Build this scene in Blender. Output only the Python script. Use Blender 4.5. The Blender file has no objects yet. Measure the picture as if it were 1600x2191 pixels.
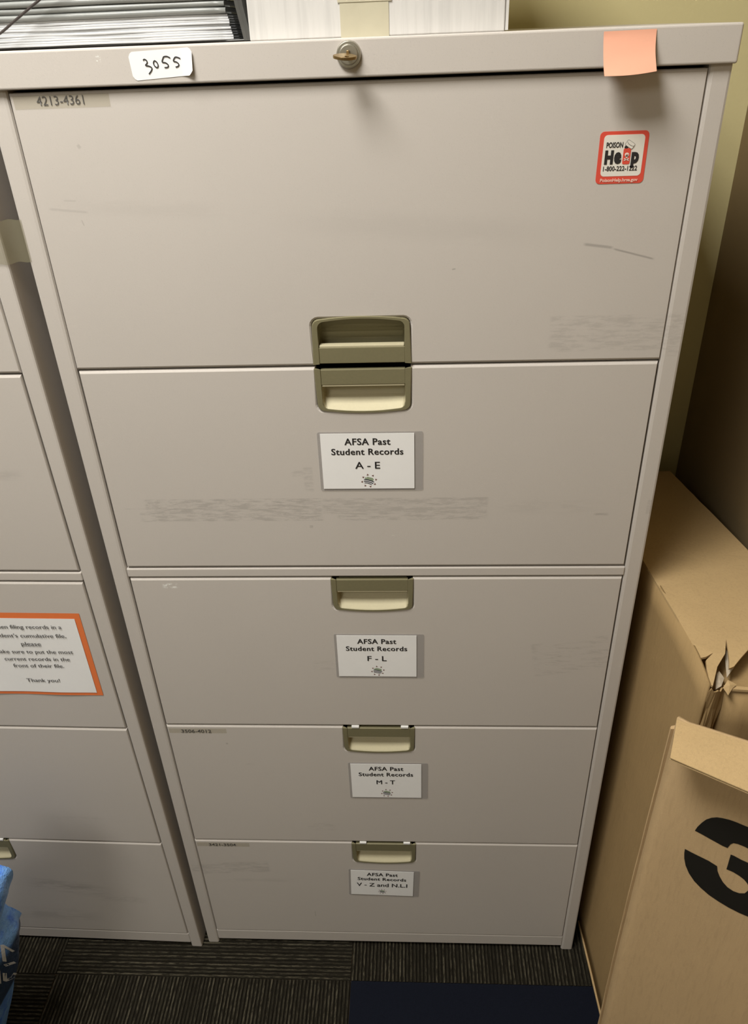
import bpy, bmesh, math, random
from mathutils import Vector, Matrix, noise
from mathutils.bvhtree import BVHTree
R = math.radians
D = bpy.data
COL = bpy.context.scene.collection
SC = bpy.context.scene

# ------------------------------------------------------------------ camera
cam_d = D.cameras.new('camera'); cam = D.objects.new('camera', cam_d); COL.objects.link(cam)
cam_d.sensor_fit = 'HORIZONTAL'; cam_d.sensor_width = 36.0; cam_d.lens = 1657.24 / 1600 * 36.0
cam_d.clip_start = 0.02
cr = Vector((0.9986257, 0.03983484, -0.03405729)); cu = Vector((0.00786464, 0.52857497, 0.84885019))
cf = Vector((-0.05181564, 0.84795146, -0.52753527)); cp = Vector((0.44278357, -0.89838675, 1.6298839))
cam.matrix_world = Matrix(((cr.x, cu.x, -cf.x, cp.x), (cr.y, cu.y, -cf.y, cp.y), (cr.z, cu.z, -cf.z, cp.z), (0, 0, 0, 1)))
SC.camera = cam

# ------------------------------------------------------------------ world, exposure, ceiling lights
w = D.worlds.new('world'); SC.world = w; w.use_nodes = True
w.node_tree.nodes['Background'].inputs[0].default_value = (0.8, 0.78, 0.72, 1)
w.node_tree.nodes['Background'].inputs[1].default_value = 0.3
SC.view_settings.view_transform = 'Standard'; SC.view_settings.look = 'None'
SC.view_settings.gamma = 1.0; SC.view_settings.use_curve_mapping = False
SC.view_settings.exposure = 0.0
LIGHT_COL = (1.0, 0.97, 0.915)
CEIL = 2.70
# (x, y, size x, size y, watts)
FIXTURES = [(-0.10, -0.68, 0.60, 0.60, 42.0), (-0.75, -2.45, 0.60, 1.20, 24.0)]

# ------------------------------------------------------------------ node helpers
class NT:
    def __init__(s, name):
        s.m = D.materials.new(name); s.m.use_nodes = True
        s.t = s.m.node_tree; s.b = s.t.nodes['Principled BSDF']; s.out = s.t.nodes['Material Output']
    def n(s, ty, **kw):
        x = s.t.nodes.new(ty)
        for k, v in kw.items(): setattr(x, k, v)
        return x
    def l(s, a, b): s.t.links.new(a, b)
    def put(s, sock, v):
        if isinstance(v, bpy.types.NodeSocket): s.l(v, sock)
        else: sock.default_value = v
    def math(s, op, a, b=0.0, c=None):
        x = s.n('ShaderNodeMath', operation=op); s.put(x.inputs[0], a); s.put(x.inputs[1], b)
        if c is not None: s.put(x.inputs[2], c)
        return x.outputs[0]
    def obj(s):
        return s.n('ShaderNodeTexCoord').outputs['Object']
    def scaled(s, v, sc):
        x = s.n('ShaderNodeVectorMath', operation='MULTIPLY'); s.l(v, x.inputs[0]); x.inputs[1].default_value = sc
        return x.outputs[0]
    def noise(s, v, scale, detail=2, rough=0.5):
        x = s.n('ShaderNodeTexNoise'); s.l(v, x.inputs['Vector']); x.inputs['Scale'].default_value = scale
        x.inputs['Detail'].default_value = detail; x.inputs['Roughness'].default_value = rough
        return x.outputs['Fac']
    def ramp(s, f, stops):
        x = s.n('ShaderNodeValToRGB'); s.l(f, x.inputs[0]); e = x.color_ramp.elements
        while len(e) < len(stops): e.new(0.5)
        for i, (p, c) in enumerate(stops):
            e[i].position = p; e[i].color = (*c, 1) if len(c) == 3 else c
        return x.outputs[0]
    def mix(s, f, a, b):
        x = s.n('ShaderNodeMix', data_type='RGBA'); s.put(x.inputs[0], f)
        s.put(x.inputs[6], (*a, 1) if isinstance(a, tuple) and len(a) == 3 else a)
        s.put(x.inputs[7], (*b, 1) if isinstance(b, tuple) and len(b) == 3 else b)
        return x.outputs[2]
    def smooth(s, v, lo, hi):
        x = s.n('ShaderNodeMapRange', interpolation_type='SMOOTHSTEP'); s.put(x.inputs[0], v)
        x.inputs[1].default_value = lo; x.inputs[2].default_value = hi
        x.inputs[3].default_value = 0; x.inputs[4].default_value = 1
        return x.outputs[0]
    def bump(s, h, strength, dist=0.001):
        x = s.n('ShaderNodeBump'); x.inputs['Strength'].default_value = strength; x.inputs['Distance'].default_value = dist
        s.l(h, x.inputs['Height']); s.l(x.outputs[0], s.b.inputs['Normal'])
    def set(s, color=None, rough=0.5, metal=0.0, spec=0.5):
        if color is not None: s.put(s.b.inputs['Base Color'], (*color, 1) if isinstance(color, tuple) and len(color) == 3 else color)
        s.put(s.b.inputs['Roughness'], rough); s.b.inputs['Metallic'].default_value = metal
        s.b.inputs['Specular IOR Level'].default_value = spec
        return s.m

def mat_plain(name, c, rough=0.5, metal=0.0, var=0.08, scale=60, bump=0.0, spec=0.5):
    t = NT(name); v = t.obj(); f = t.noise(v, scale, 3)
    a = tuple(x * (1 - var) for x in c); b = tuple(min(1, x * (1 + var)) for x in c)
    t.set(t.mix(f, a, b), rough, metal, spec)
    if bump: t.bump(t.noise(v, scale * 6, 2), bump, 0.0006)
    return t.m

def mat_paint(name, base, smudges, chips=()):
    """putty enamel on steel with tape residue, scuffs (x, z, half w, half h, angle, strength, noise scale, threshold)"""
    t = NT(name); v = t.obj()
    sep = t.n('ShaderNodeSeparateXYZ'); t.l(v, sep.inputs[0]); X, Z = sep.outputs[0], sep.outputs[2]
    big = t.noise(v, 2.2, 3, 0.55)
    col = t.mix(big, tuple(x * 0.955 for x in base), tuple(x * 1.045 for x in base))
    spk = t.noise(v, 900, 1)
    col = t.mix(t.smooth(spk, 0.62, 0.8), col, tuple(x * 0.86 for x in base))
    dark = tuple(x * 0.62 for x in base)
    total = None
    for (cx, cz, hw, hh, ang, st, ns, th) in smudges:
        dx = t.math('SUBTRACT', X, cx); dz = t.math('SUBTRACT', Z, cz)
        ca, sa = math.cos(R(ang)), math.sin(R(ang))
        if ang:
            ux = t.math('ADD', t.math('MULTIPLY', dx, ca), t.math('MULTIPLY', dz, sa))
            uz = t.math('SUBTRACT', t.math('MULTIPLY', dz, ca), t.math('MULTIPLY', dx, sa))
        else: ux, uz = dx, dz
        soft = hh > 0.009 and (st <= 0.22 or ns < 62)
        mx = t.smooth(t.math('SUBTRACT', hw, t.math('ABSOLUTE', ux)), 0.0, hw * 0.7 if soft else min(hw * 0.5, 0.006))
        mz = t.smooth(t.math('SUBTRACT', hh, t.math('ABSOLUTE', uz)), 0.0, hh * 0.9 if soft else min(hh * 0.8, 0.002))
        m = t.math('MULTIPLY', mx, mz)
        nz = t.smooth(t.noise(t.scaled(v, (0.38, 1, 2.3)), ns, 6, 0.75), th - 0.04, th + 0.12)
        m = t.math('MULTIPLY', t.math('MULTIPLY', m, nz), st)
        total = m if total is None else t.math('MAXIMUM', total, m)
    if total is not None: col = t.mix(total, col, dark)
    tot = None
    for (cx, cz, hw, hh, ns, th) in chips:
        m = t.math('MULTIPLY', t.smooth(t.math('SUBTRACT', hw, t.math('ABSOLUTE', t.math('SUBTRACT', X, cx))), 0, hw * 0.6),
                   t.smooth(t.math('SUBTRACT', hh, t.math('ABSOLUTE', t.math('SUBTRACT', Z, cz))), 0, hh * 0.6))
        m = t.math('MULTIPLY', m, t.smooth(t.noise(v, ns, 3, 0.7), th, th + 0.06))
        tot = m if tot is None else t.math('MAXIMUM', tot, m)
    if tot is not None: col = t.mix(tot, col, (0.83, 0.83, 0.80))
    t.set(col, 0.5, 0.0, 0.35)
    t.bump(t.noise(v, 420, 2), 0.10, 0.0005)
    return t.m

PAINT = (0.552, 0.514, 0.474)
SM_MAIN = [
    (0.195, 1.0975, 0.125, 0.012, 0, 0.55, 95, 0.47), (0.19, 1.0795, 0.13, 0.0085, 0, 0.52, 95, 0.47),
    (0.43, 1.0955, 0.115, 0.0135, 0, 0.46, 80, 0.46), (0.44, 1.078, 0.105, 0.007, 0, 0.48, 90, 0.48),
    (0.29, 1.0910, 0.25, 0.0008, -0.6, 0.45, 60, 0.40), (0.62, 1.092, 0.09, 0.017, 0, 0.15, 60, 0.46),
    (0.695, 1.079, 0.012, 0.003, 0, 0.5, 120, 0.42), (0.302, 1.138, 0.008, 0.020, 0, 0.32, 130, 0.46),
    (0.291, 1.147, 0.013, 0.006, 0, 0.30, 130, 0.46), (0.3, 1.062, 0.003, 0.003, 0, 0.6, 160, 0.4),
    (0.68, 1.335, 0.078, 0.023, 0, 0.34, 75, 0.48), (0.752, 1.332, 0.009, 0.028, 0, 0.36, 110, 0.48),
    (0.15, 1.49, 0.13, 0.014, -3, 0.10, 30, 0.40), (0.45, 1.462, 0.19, 0.022, -4, 0.12, 22, 0.36),
    (0.650, 1.4370, 0.0185, 0.0024, -8, 0.75, 160, 0.30), (0.690, 1.4272, 0.026, 0.0016, -15, 0.85, 160, 0.22),
    (0.060, 1.4905, 0.024, 0.0022, -6, 0.33, 160, 0.35), (0.064, 1.501, 0.009, 0.0015, -3, 0.30, 160, 0.35),
    (0.073, 1.477, 0.0008, 0.004, 14, 0.5, 160, 0.25), (0.68, 0.82, 0.06, 0.035, 10, 0.40, 75, 0.52),
    (0.09, 0.265, 0.07, 0.018, 4, 0.42, 65, 0.47), (0.13, 0.225, 0.10, 0.010, 0, 0.22, 55, 0.47),
    (0.012, 0.262, 0.009, 0.012, 0, 0.4, 120, 0.45), (0.236, 0.112, 0.0012, 0.010, 0, 0.5, 120, 0.3),
    (0.30, 0.80, 0.02, 0.012, 0, 0.25, 110, 0.50), (0.60, 0.355, 0.05, 0.004, 0, 0.2, 90, 0.5),
    (0.757, 1.09, 0.004, 0.012, 0, 0.3, 120, 0.45), (0.27, 0.395, 0.03, 0.012, 0, 0.25, 90, 0.5),
    (0.122, 0.618, 0.0022, 0.0026, 0, 0.7, 120, 0.25), (0.156, 0.565, 0.011, 0.004, 0, 0.3, 160, 0.5),
    (0.087, 1.556, 0.0022, 0.003, 30, 0.45, 120, 0.25), (0.49, 1.415, 0.0025, 0.0012, 10, 0.8, 120, 0.2)]
SM_LEFT = [(0.66, 1.155, 0.05, 0.012, -2, 0.28, 60, 0.44), (0.52, 0.20, 0.10, 0.03, -8, 0.60, 40, 0.46),
           (0.62, 0.165, 0.07, 0.018, -4, 0.3, 45, 0.46), (0.47, 0.10, 0.12, 0.03, 0, 0.35, 25, 0.45),
           (0.60, 0.42, 0.08, 0.01, 0, 0.2, 60, 0.48)]
M = {}
M['paint'] = mat_paint('putty_paint', PAINT, SM_MAIN, [(0.083, 0.9585, 0.0135, 0.0055, 130, 0.47), (0.1285, 1.637, 0.003, 0.004, 300, 0.5)])
M['paint2'] = mat_paint('putty_paint_neighbour', PAINT, SM_LEFT)
M['inside'] = mat_plain('cabinet_inside', (0.06, 0.055, 0.045), 0.7)
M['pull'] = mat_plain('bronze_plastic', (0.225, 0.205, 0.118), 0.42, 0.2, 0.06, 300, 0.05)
M['pull_lit'] = mat_plain('bronze_plastic_lit', (0.53, 0.485, 0.33), 0.55, 0.1, 0.05, 300, spec=0.3)  # lit copy of the bronze plastic: light on scoops and lips put into the colour
M['foam'] = mat_plain('white_foam', (0.82, 0.82, 0.80), 0.8)
M['paper'] = mat_plain('white_card', (0.88, 0.88, 0.875), 0.6, 0, 0.02, 40)
M['ink'] = mat_plain('black_ink', (0.022, 0.02, 0.02), 0.55, 0, 0.1)
M['grey_ink'] = mat_plain('grey_ink', (0.09, 0.085, 0.08), 0.6, 0, 0.1)
M['green_ink'] = mat_plain('green_ink', (0.17, 0.27, 0.11), 0.6)
M['navy_ink'] = mat_plain('navy_ink', (0.015, 0.018, 0.045), 0.6)
M['brown_ink'] = mat_plain('brown_ink', (0.16, 0.07, 0.06), 0.6)
M['red_ink'] = mat_plain('red_vinyl', (0.72, 0.085, 0.055), 0.4, 0, 0.05)
M['pale_print'] = mat_plain('pale_pink_print', (0.86, 0.58, 0.50), 0.5)
M['cream_vinyl'] = mat_plain('cream_vinyl', (0.80, 0.77, 0.70), 0.4, 0, 0.02)
M['salmon'] = mat_plain('salmon_note_paper', (0.74, 0.37, 0.25), 0.8, 0, 0.03, 30)
M['orange'] = mat_plain('orange_paper', (0.80, 0.20, 0.055), 0.6, 0, 0.04, 30)
M['steel'] = mat_plain('nickel', (0.50, 0.48, 0.42), 0.28, 0.9, 0.08, 400, 0.05)
M['brass'] = mat_plain('brass_key', (0.36, 0.25, 0.115), 0.32, 0.9, 0.12, 300, 0.05)
M['dark_hole'] = mat_plain('dark_keyway', (0.03, 0.03, 0.025), 0.5)
M['dark_plastic'] = mat_plain('dark_grey_plastic', (0.075, 0.075, 0.07), 0.35, 0, 0.15, 80)
M['cord'] = mat_plain('black_cord', (0.045, 0.035, 0.032), 0.45)
M['ivory'] = mat_plain('masking_tape', (0.52, 0.485, 0.36), 0.6, 0, 0.10, 45, 0.1)
M['navy_pile'] = mat_plain('navy_carpet', (0.0075, 0.0095, 0.017), 0.95, 0, 0.35, 500, 0.8, 0.1)
M['ceiling'] = mat_plain('ceiling_white', (0.70, 0.69, 0.65), 0.9)
M['fixture'] = mat_plain('fixture_white', (0.8, 0.8, 0.78), 0.5)
M['kraft_dark'] = mat_plain('corrugated_core', (0.10, 0.065, 0.03), 0.85)
M['black_print'] = mat_plain('black_print', (0.010, 0.009, 0.007), 0.55, 0, 0.1)
M['torn'] = mat_plain('torn_paper_core', (0.46, 0.39, 0.29), 0.9, 0, 0.15, 300)

def mat_kraft(name, c):
    t = NT(name); v = t.obj()
    f1 = t.noise(v, 7, 4, 0.6); f2 = t.noise(t.scaled(v, (1, 1, 0.12)), 260, 3, 0.6); f3 = t.noise(v, 700, 2)
    col = t.mix(f1, tuple(x * 0.88 for x in c), tuple(x * 1.10 for x in c))
    col = t.mix(t.math('MULTIPLY', t.smooth(f2, 0.45, 0.75), 0.30), col, tuple(x * 0.72 for x in c))
    col = t.mix(t.math('MULTIPLY', t.smooth(f3, 0.5, 0.8), 0.35), col, tuple(x * 1.25 for x in c))
    t.set(col, 0.8, 0, 0.15); t.bump(t.math('ADD', f2, f1), 0.25, 0.001)
    return t.m
M['kraft'] = mat_kraft('kraft_cardboard', (0.37, 0.252, 0.118))
M['kraft_light'] = mat_kraft('kraft_cardboard_light', (0.50, 0.355, 0.180))
M['kraft_mid'] = mat_kraft('kraft_cardboard_mid', (0.53, 0.375, 0.205))

def mat_wall(name, c):
    t = NT(name); v = t.obj(); f = t.noise(v, 1.5, 2)
    t.set(t.mix(f, tuple(x * 0.96 for x in c), tuple(x * 1.04 for x in c)), 0.85, 0, 0.2)
    t.bump(t.noise(v, 160, 3), 0.25, 0.001); return t.m
M['wall'] = mat_wall('olive_yellow_wall', (0.70, 0.63, 0.345))
M['wall_brown'] = mat_wall('brown_wall', (0.235, 0.172, 0.088))
M['wall_far'] = mat_wall('cream_wall', (0.55, 0.52, 0.42))

def mat_whitebox():
    t = NT('white_corrugated'); v = t.obj()
    f = t.noise(t.scaled(v, (1, 1, 0.06)), 170, 3, 0.6)
    t.set(t.mix(t.smooth(f, 0.35, 0.75), (0.63, 0.62, 0.60), (0.56, 0.552, 0.535)), 0.7, 0, 0.2)
    t.bump(f, 0.2, 0.001); return t.m
M['whitebox'] = mat_whitebox()

def mat_folder(name, c, rough=0.4):
    t = NT(name); v = t.obj(); f = t.noise(t.scaled(v, (0.35, 0.35, 5)), 45, 3, 0.6)
    t.set(t.mix(t.smooth(f, 0.3, 0.7), tuple(x * 0.86 for x in c), tuple(min(1, x * 1.10) for x in c)), rough, 0, 0.5)
    return t.m
M['clear_folder'] = mat_folder('pale_translucent_plastic', (0.55, 0.565, 0.58))
M['grey_folder'] = mat_folder('smoke_grey_plastic', (0.24, 0.25, 0.24), 0.35)

def mat_film(name, tint, alpha, rough=0.15):
    t = NT(name); tr = t.n('ShaderNodeBsdfTransparent'); tr.inputs[0].default_value = (*[0.93 + 0.07 * x for x in tint], 1)
    v = t.obj(); t.set(t.mix(t.noise(v, 90, 2), tuple(x * 0.9 for x in tint), tint), rough, 0, 0.5)
    mx = t.n('ShaderNodeMixShader'); mx.inputs[0].default_value = alpha
    t.l(tr.outputs[0], mx.inputs[1]); t.l(t.b.outputs[0], mx.inputs[2]); t.l(mx.outputs[0], t.out.inputs[0])
    return t.m
M['sleeve'] = mat_film('clear_laminate', (0.50, 0.485, 0.48), 0.20)
M['cleartape'] = mat_film('yellowed_clear_tape', (0.60, 0.55, 0.40), 0.10)
M['bridgetape'] = mat_film('tan_film_tape', (0.34, 0.31, 0.19), 0.36, 0.3)

def mat_carpet(name, axis):
    t = NT(name); v = t.obj()
    sep = t.n('ShaderNodeSeparateXYZ'); t.l(v, sep.inputs[0])
    A = sep.outputs[0] if axis == 'y' else sep.outputs[1]
    rib = t.math('FLOOR', t.math('MULTIPLY', A, 1 / 0.0074))
    wn = t.n('ShaderNodeTexWhiteNoise', noise_dimensions='1D'); t.l(rib, wn.inputs[1])
    sc = (1, 0.14, 1) if axis == 'y' else (0.14, 1, 1)
    fr = t.math('FRACT', t.math('MULTIPLY', t.math('ADD', A, 0.609 / 2), 82 / 0.609))
    line = t.math('MULTIPLY', t.smooth(fr, 0.12, 0.34), t.math('SUBTRACT', 1.0, t.smooth(fr, 0.52, 0.80)))
    f = t.noise(t.scaled(v, sc), 420, 4, 0.7)
    k = t.math('MULTIPLY', t.math('MULTIPLY', line, t.smooth(f, 0.40, 0.62)), t.math('ADD', 0.15, t.math('MULTIPLY', wn.outputs[0], 0.85)))
    fz = t.noise(v, 900, 2)
    base = t.mix(fz, (0.010, 0.009, 0.0065), (0.032, 0.028, 0.020))
    col = t.mix(k, base, (0.112, 0.100, 0.070))
    t.set(col, 0.95, 0, 0.05)
    t.bump(t.noise(v, 700, 3), 0.8, 0.002); return t.m
M['rib_y'] = mat_carpet('ribbed_carpet_along', 'y'); M['rib_x'] = mat_carpet('ribbed_carpet_across', 'x')

def mat_bag():
    t = NT('blue_woven_plastic'); v = t.obj(); sep = t.n('ShaderNodeSeparateXYZ'); t.l(v, sep.inputs[0]); Z = sep.outputs[2]
    wob = t.math('MULTIPLY', t.math('SUBTRACT', t.noise(v, 14, 2), 0.5), 0.03)
    z2 = t.math('ADD', Z, wob)
    band = t.math('MULTIPLY', t.smooth(z2, 0.270, 0.290), t.math('SUBTRACT', 1.0, t.smooth(z2, 0.405, 0.435)))
    blue = t.mix(t.smooth(t.noise(v, 30, 4, 0.65), 0.30, 0.55), (0.06, 0.22, 0.92), (0.22, 0.48, 1.0))
    t.set(t.mix(band, blue, (0.018, 0.050, 0.140)), 0.35, 0, 0.5)
    t.bump(t.noise(v, 45, 4, 0.7), 0.6, 0.008); return t.m
M['bag'] = mat_bag()

# ------------------------------------------------------------------ mesh helpers
def link(name, me, mats, parent=None):
    o = D.objects.new(name, me); COL.objects.link(o)
    for m in (mats if isinstance(mats, (list, tuple)) else [mats]): me.materials.append(M[m])
    if parent: o.parent = parent
    return o
def from_bm(name, bm, mats, parent=None, smooth=False, bevel=0, seg=2):
    bmesh.ops.recalc_face_normals(bm, faces=bm.faces)
    if bevel:
        es = [e for e in bm.edges if len(e.link_faces) == 2 and e.calc_face_angle(0) > R(35)]
        bmesh.ops.bevel(bm, geom=es, offset=bevel, segments=seg, profile=0.5, affect='EDGES', clamp_overlap=True)
    me = D.meshes.new(name); bm.to_mesh(me); bm.free()
    if smooth: me.polygons.foreach_set('use_smooth', [True] * len(me.polygons))
    return link(name, me, mats, parent)
def pyd(name, vs, fs, mats, parent=None, smooth=False):
    me = D.meshes.new(name); me.from_pydata([tuple(v) for v in vs], [], fs); me.update()
    if smooth: me.polygons.foreach_set('use_smooth', [True] * len(me.polygons))
    return link(name, me, mats, parent)
def add_box(bm, x0, x1, y0, y1, z0, z1):
    vs = [bm.verts.new(p) for p in ((x0, y0, z0), (x1, y0, z0), (x1, y1, z0), (x0, y1, z0), (x0, y0, z1), (x1, y0, z1), (x1, y1, z1), (x0, y1, z1))]
    for f in ((0, 3, 2, 1), (4, 5, 6, 7), (0, 1, 5, 4), (1, 2, 6, 5), (2, 3, 7, 6), (3, 0, 4, 7)): bm.faces.new([vs[i] for i in f])
def box(name, b, mats, parent=None, bevel=0.0, seg=2):
    bm = bmesh.new(); add_box(bm, *b); return from_bm(name, bm, mats, parent, bevel=bevel, seg=seg)
def prism_y(bm, poly, y0, y1):
    """extrude an (x,z) polygon from y0 (front) to y1"""
    a = [bm.verts.new((x, y0, z)) for x, z in poly]; b = [bm.verts.new((x, y1, z)) for x, z in poly]
    n = len(a); bm.faces.new(a); bm.faces.new(b[::-1])
    for i in range(n): bm.faces.new((a[i], b[i], b[(i + 1) % n], a[(i + 1) % n]))
def flat(name, poly, y, mats, parent, th=0.0002):
    bm = bmesh.new(); prism_y(bm, poly, y, y + th); return from_bm(name, bm, mats, parent)
def rrect(x0, x1, z0, z1, r, n=5):
    p = []
    for cx, cz, a in ((x1 - r, z1 - r, 0), (x0 + r, z1 - r, 90), (x0 + r, z0 + r, 180), (x1 - r, z0 + r, 270)):
        for k in range(n + 1):
            t = R(a + 90 * k / n); p.append((cx + r * math.cos(t), cz + r * math.sin(t)))
    return p
def tag(o, label, cat, group=None, kind=None):
    if label: o['label'] = label
    if cat: o['category'] = cat
    if group: o['group'] = group
    if kind: o['kind'] = kind
    return o
def empty(name, loc, rot=(0, 0, 0)):
    o = D.objects.new(name, None); o.empty_display_size = 0.05; COL.objects.link(o); o.location = loc; o.rotation_euler = rot
    return o

_H = {}
def text_mesh(body, bold, spacing=1.0):
    cu_ = D.curves.new('t', 'FONT'); cu_.body = body; cu_.size = 1; cu_.offset = bold; cu_.resolution_u = 3; cu_.space_character = spacing
    o = D.objects.new('t', cu_); COL.objects.link(o)
    me = D.meshes.new_from_object(o.evaluated_get(bpy.context.evaluated_depsgraph_get()))
    D.objects.remove(o); D.curves.remove(cu_)
    return me
def cap_h(bold):
    if bold not in _H:
        me = text_mesh('H', bold); _H[bold] = (min(v.co.y for v in me.vertices), max(v.co.y for v in me.vertices)); D.meshes.remove(me)
    return _H[bold]
def text(name, body, x0, x1, z0, cap, y, mat, parent, bold=0.0, rot=0.0, skew=0.0, spacing=1.0):
    me = text_mesh(body, bold, spacing); lo, hi = cap_h(bold)
    xs = [v.co.x for v in me.vertices]; a, b = min(xs), max(xs); sx = (x1 - x0) / (b - a); sz = cap / (hi - lo)
    ca, sa = math.cos(R(rot)), math.sin(R(rot))
    for v in me.vertices:
        u = (v.co.x - a) * sx; h = (v.co.y - lo) * sz; u += h * skew
        v.co = (x0 + u * ca - h * sa, y, z0 + u * sa + h * ca)
    me.name = name
    return link(name, me, mat, parent)
def join_into(name, objs, parent):
    """merge several small meshes of one part (no operators)"""
    bm = bmesh.new(); mats = []
    for o in objs:
        b2 = bmesh.new(); b2.from_mesh(o.data)
        mm = o.data.materials[0]
        if mm not in mats: mats.append(mm)
        k = mats.index(mm); base = {}
        for v in b2.verts: base[v.index] = bm.verts.new(v.co)
        for f in b2.faces:
            try: g = bm.faces.new([base[v.index] for v in f.verts]); g.material_index = k
            except ValueError: pass
        b2.free()
    for o in objs: D.objects.remove(o)
    me = D.meshes.new(name); bm.to_mesh(me); bm.free()
    o = D.objects.new(name, me); COL.objects.link(o); o.parent = parent
    for m in mats: me.materials.append(m)
    return o
def strokes(name, paths, width, y, mat, parent):
    """flat pen strokes from (x,z) paths"""
    bm = bmesh.new()
    for p in paths:
        L, Rr = [], []
        for i, (x, z) in enumerate(p):
            a = p[max(0, i - 1)]; b = p[min(len(p) - 1, i + 1)]
            dx, dz = b[0] - a[0], b[1] - a[1]; l = math.hypot(dx, dz) or 1; nx, nz = -dz / l * width / 2, dx / l * width / 2
            L.append(bm.verts.new((x + nx, y, z + nz))); Rr.append(bm.verts.new((x - nx, y, z - nz)))
        for i in range(len(p) - 1): bm.faces.new((L[i], L[i + 1], Rr[i + 1], Rr[i]))
    return from_bm(name, bm, mat, parent)
def smooth_path(pts, n=5):
    out = []
    for i in range(len(pts) - 1):
        p0 = pts[max(i - 1, 0)]; p1 = pts[i]; p2 = pts[i + 1]; p3 = pts[min(i + 2, len(pts) - 1)]
        for k in range(n):
            t = k / n
            out.append(tuple(0.5 * (2 * b + (c - a) * t + (2 * a - 5 * b + 4 * c - d) * t * t + (-a + 3 * b - 3 * c + d) * t ** 3) for a, b, c, d in zip(p0, p1, p2, p3)))
    out.append(tuple(pts[-1])); return out
def tube(name, pts, r, mat, parent=None, n=8):
    pts = [Vector(p) for p in pts]; vs, fs = [], []
    for i, p in enumerate(pts):
        d = (pts[min(i + 1, len(pts) - 1)] - pts[max(i - 1, 0)]).normalized()
        a = d.cross(Vector((0.1, 0.3, 1))).normalized(); b = d.cross(a)
        for k in range(n):
            t = 2 * math.pi * k / n; vs.append(p + a * r * math.cos(t) + b * r * math.sin(t))
    for i in range(len(pts) - 1):
        for k in range(n): fs.append((i * n + k, i * n + (k + 1) % n, (i + 1) * n + (k + 1) % n, (i + 1) * n + k))
    fs.append(tuple(range(n))[::-1]); fs.append(tuple(range((len(pts) - 1) * n, len(pts) * n)))
    return pyd(name, vs, fs, mat, parent, smooth=True)

# ------------------------------------------------------------------ the room
XR, YB, XL, YF = 0.975, 0.505, -2.6, -3.4
fl = box('floor', (XL - .1, XR + .1, YF - .1, YB + .1, -0.12, -0.006), 'kraft_dark'); tag(fl, 'dark carpet tile floor under the filing cabinets', None, kind='structure')
tag(box('wall_back', (XL - .1, XR + .1, YB, YB + 0.1, -0.006, CEIL), 'wall'), 'olive yellow painted wall behind the cabinets', None, kind='structure')
tag(box('wall_right', (XR, XR + 0.1, YF, YB, -0.006, CEIL), 'wall_brown'), 'dark brown wall beside the cardboard boxes', None, kind='structure')
tag(box('wall_left', (XL - .1, XL, YF, YB, -0.006, CEIL), 'wall_far'), 'cream wall on the far left of the room', None, kind='structure')
tag(box('wall_front', (XL - .1, XR + .1, YF - 0.1, YF, -0.006, CEIL), 'wall_far'), 'cream wall opposite the cabinets', None, kind='structure')
tag(box('ceiling', (XL - .1, XR + .1, YF - .1, YB + .1, CEIL, CEIL + 0.1), 'ceiling'), 'white ceiling over the room', None, kind='structure')

WHERE = ['above the filing cabinets', 'farther back on the left of the ceiling']
for (fx, fy, sx, sy, wt), wh in zip(FIXTURES, WHERE):
    e = empty('ceiling_light', (fx, fy, CEIL)); tag(e, 'recessed fluorescent ceiling light panel ' + wh, 'ceiling light')
    bm = bmesh.new(); a, b = sx / 2, sy / 2
    for q in ((-a - .02, a + .02, -b - .02, -b), (-a - .02, a + .02, b, b + .02), (-a - .02, -a, -b, b), (a, a + .02, -b, b)):
        add_box(bm, q[0], q[1], q[2], q[3], -0.02, 0.0)
    from_bm('frame', bm, 'fixture', e)
    ld = D.lights.new('lamp', 'AREA'); ld.shape = 'RECTANGLE'; ld.size = sx; ld.size_y = sy; ld.energy = wt; ld.color = LIGHT_COL
    lo = D.objects.new('lamp', ld); COL.objects.link(lo); lo.parent = e; lo.location = (0, 0, -0.008)

# carpet tiles: ribbed ones alternate direction, one plain navy tile
T = 0.609
def ribbed(axis):
    random.seed(3 if axis == 'y' else 4); N = 82; p = T / N; segs = 26; vs, fs = [], []
    prof = [(0.0, 0.0), (0.22, 1.0), (0.72, 1.0), (0.94, 0.0)]
    for i in range(N):
        for s in range(segs + 1):
            t = s / segs * (T - 0.001)
            for (q, h) in prof:
                c = -T / 2 + i * p + q * p + (random.uniform(-.0006, .0006)); z = -0.0035 + h * (0.0032 + random.uniform(-.0006, .0002))
                vs.append((c, t - T / 2, z) if axis == 'y' else (t - T / 2, c, z))
    K = 4
    for i in range(N):
        for s in range(segs):
            b0 = (i * (segs + 1) + s) * K
            for q in range(K - 1): fs.append((b0 + q, b0 + q + 1, b0 + K + q + 1, b0 + K + q))
            if i < N - 1:
                b1 = ((i + 1) * (segs + 1) + s) * K; fs.append((b0 + 3, b1, b1 + K, b0 + K + 3))
    me = D.meshes.new('carpet_tile'); me.from_pydata(vs, [], fs); me.materials.append(M['rib_' + axis]); return me
rib = {'y': ribbed('y'), 'x': ribbed('x')}
nb = bmesh.new(); add_box(nb, -T / 2 + .0008, T / 2 - .0008, -T / 2 + .0008, T / 2 - .0008, -0.0055, -0.0006)
nbm = D.meshes.new('carpet_tile_plain'); nb.to_mesh(nbm); nb.free(); nbm.materials.append(M['navy_pile'])
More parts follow.
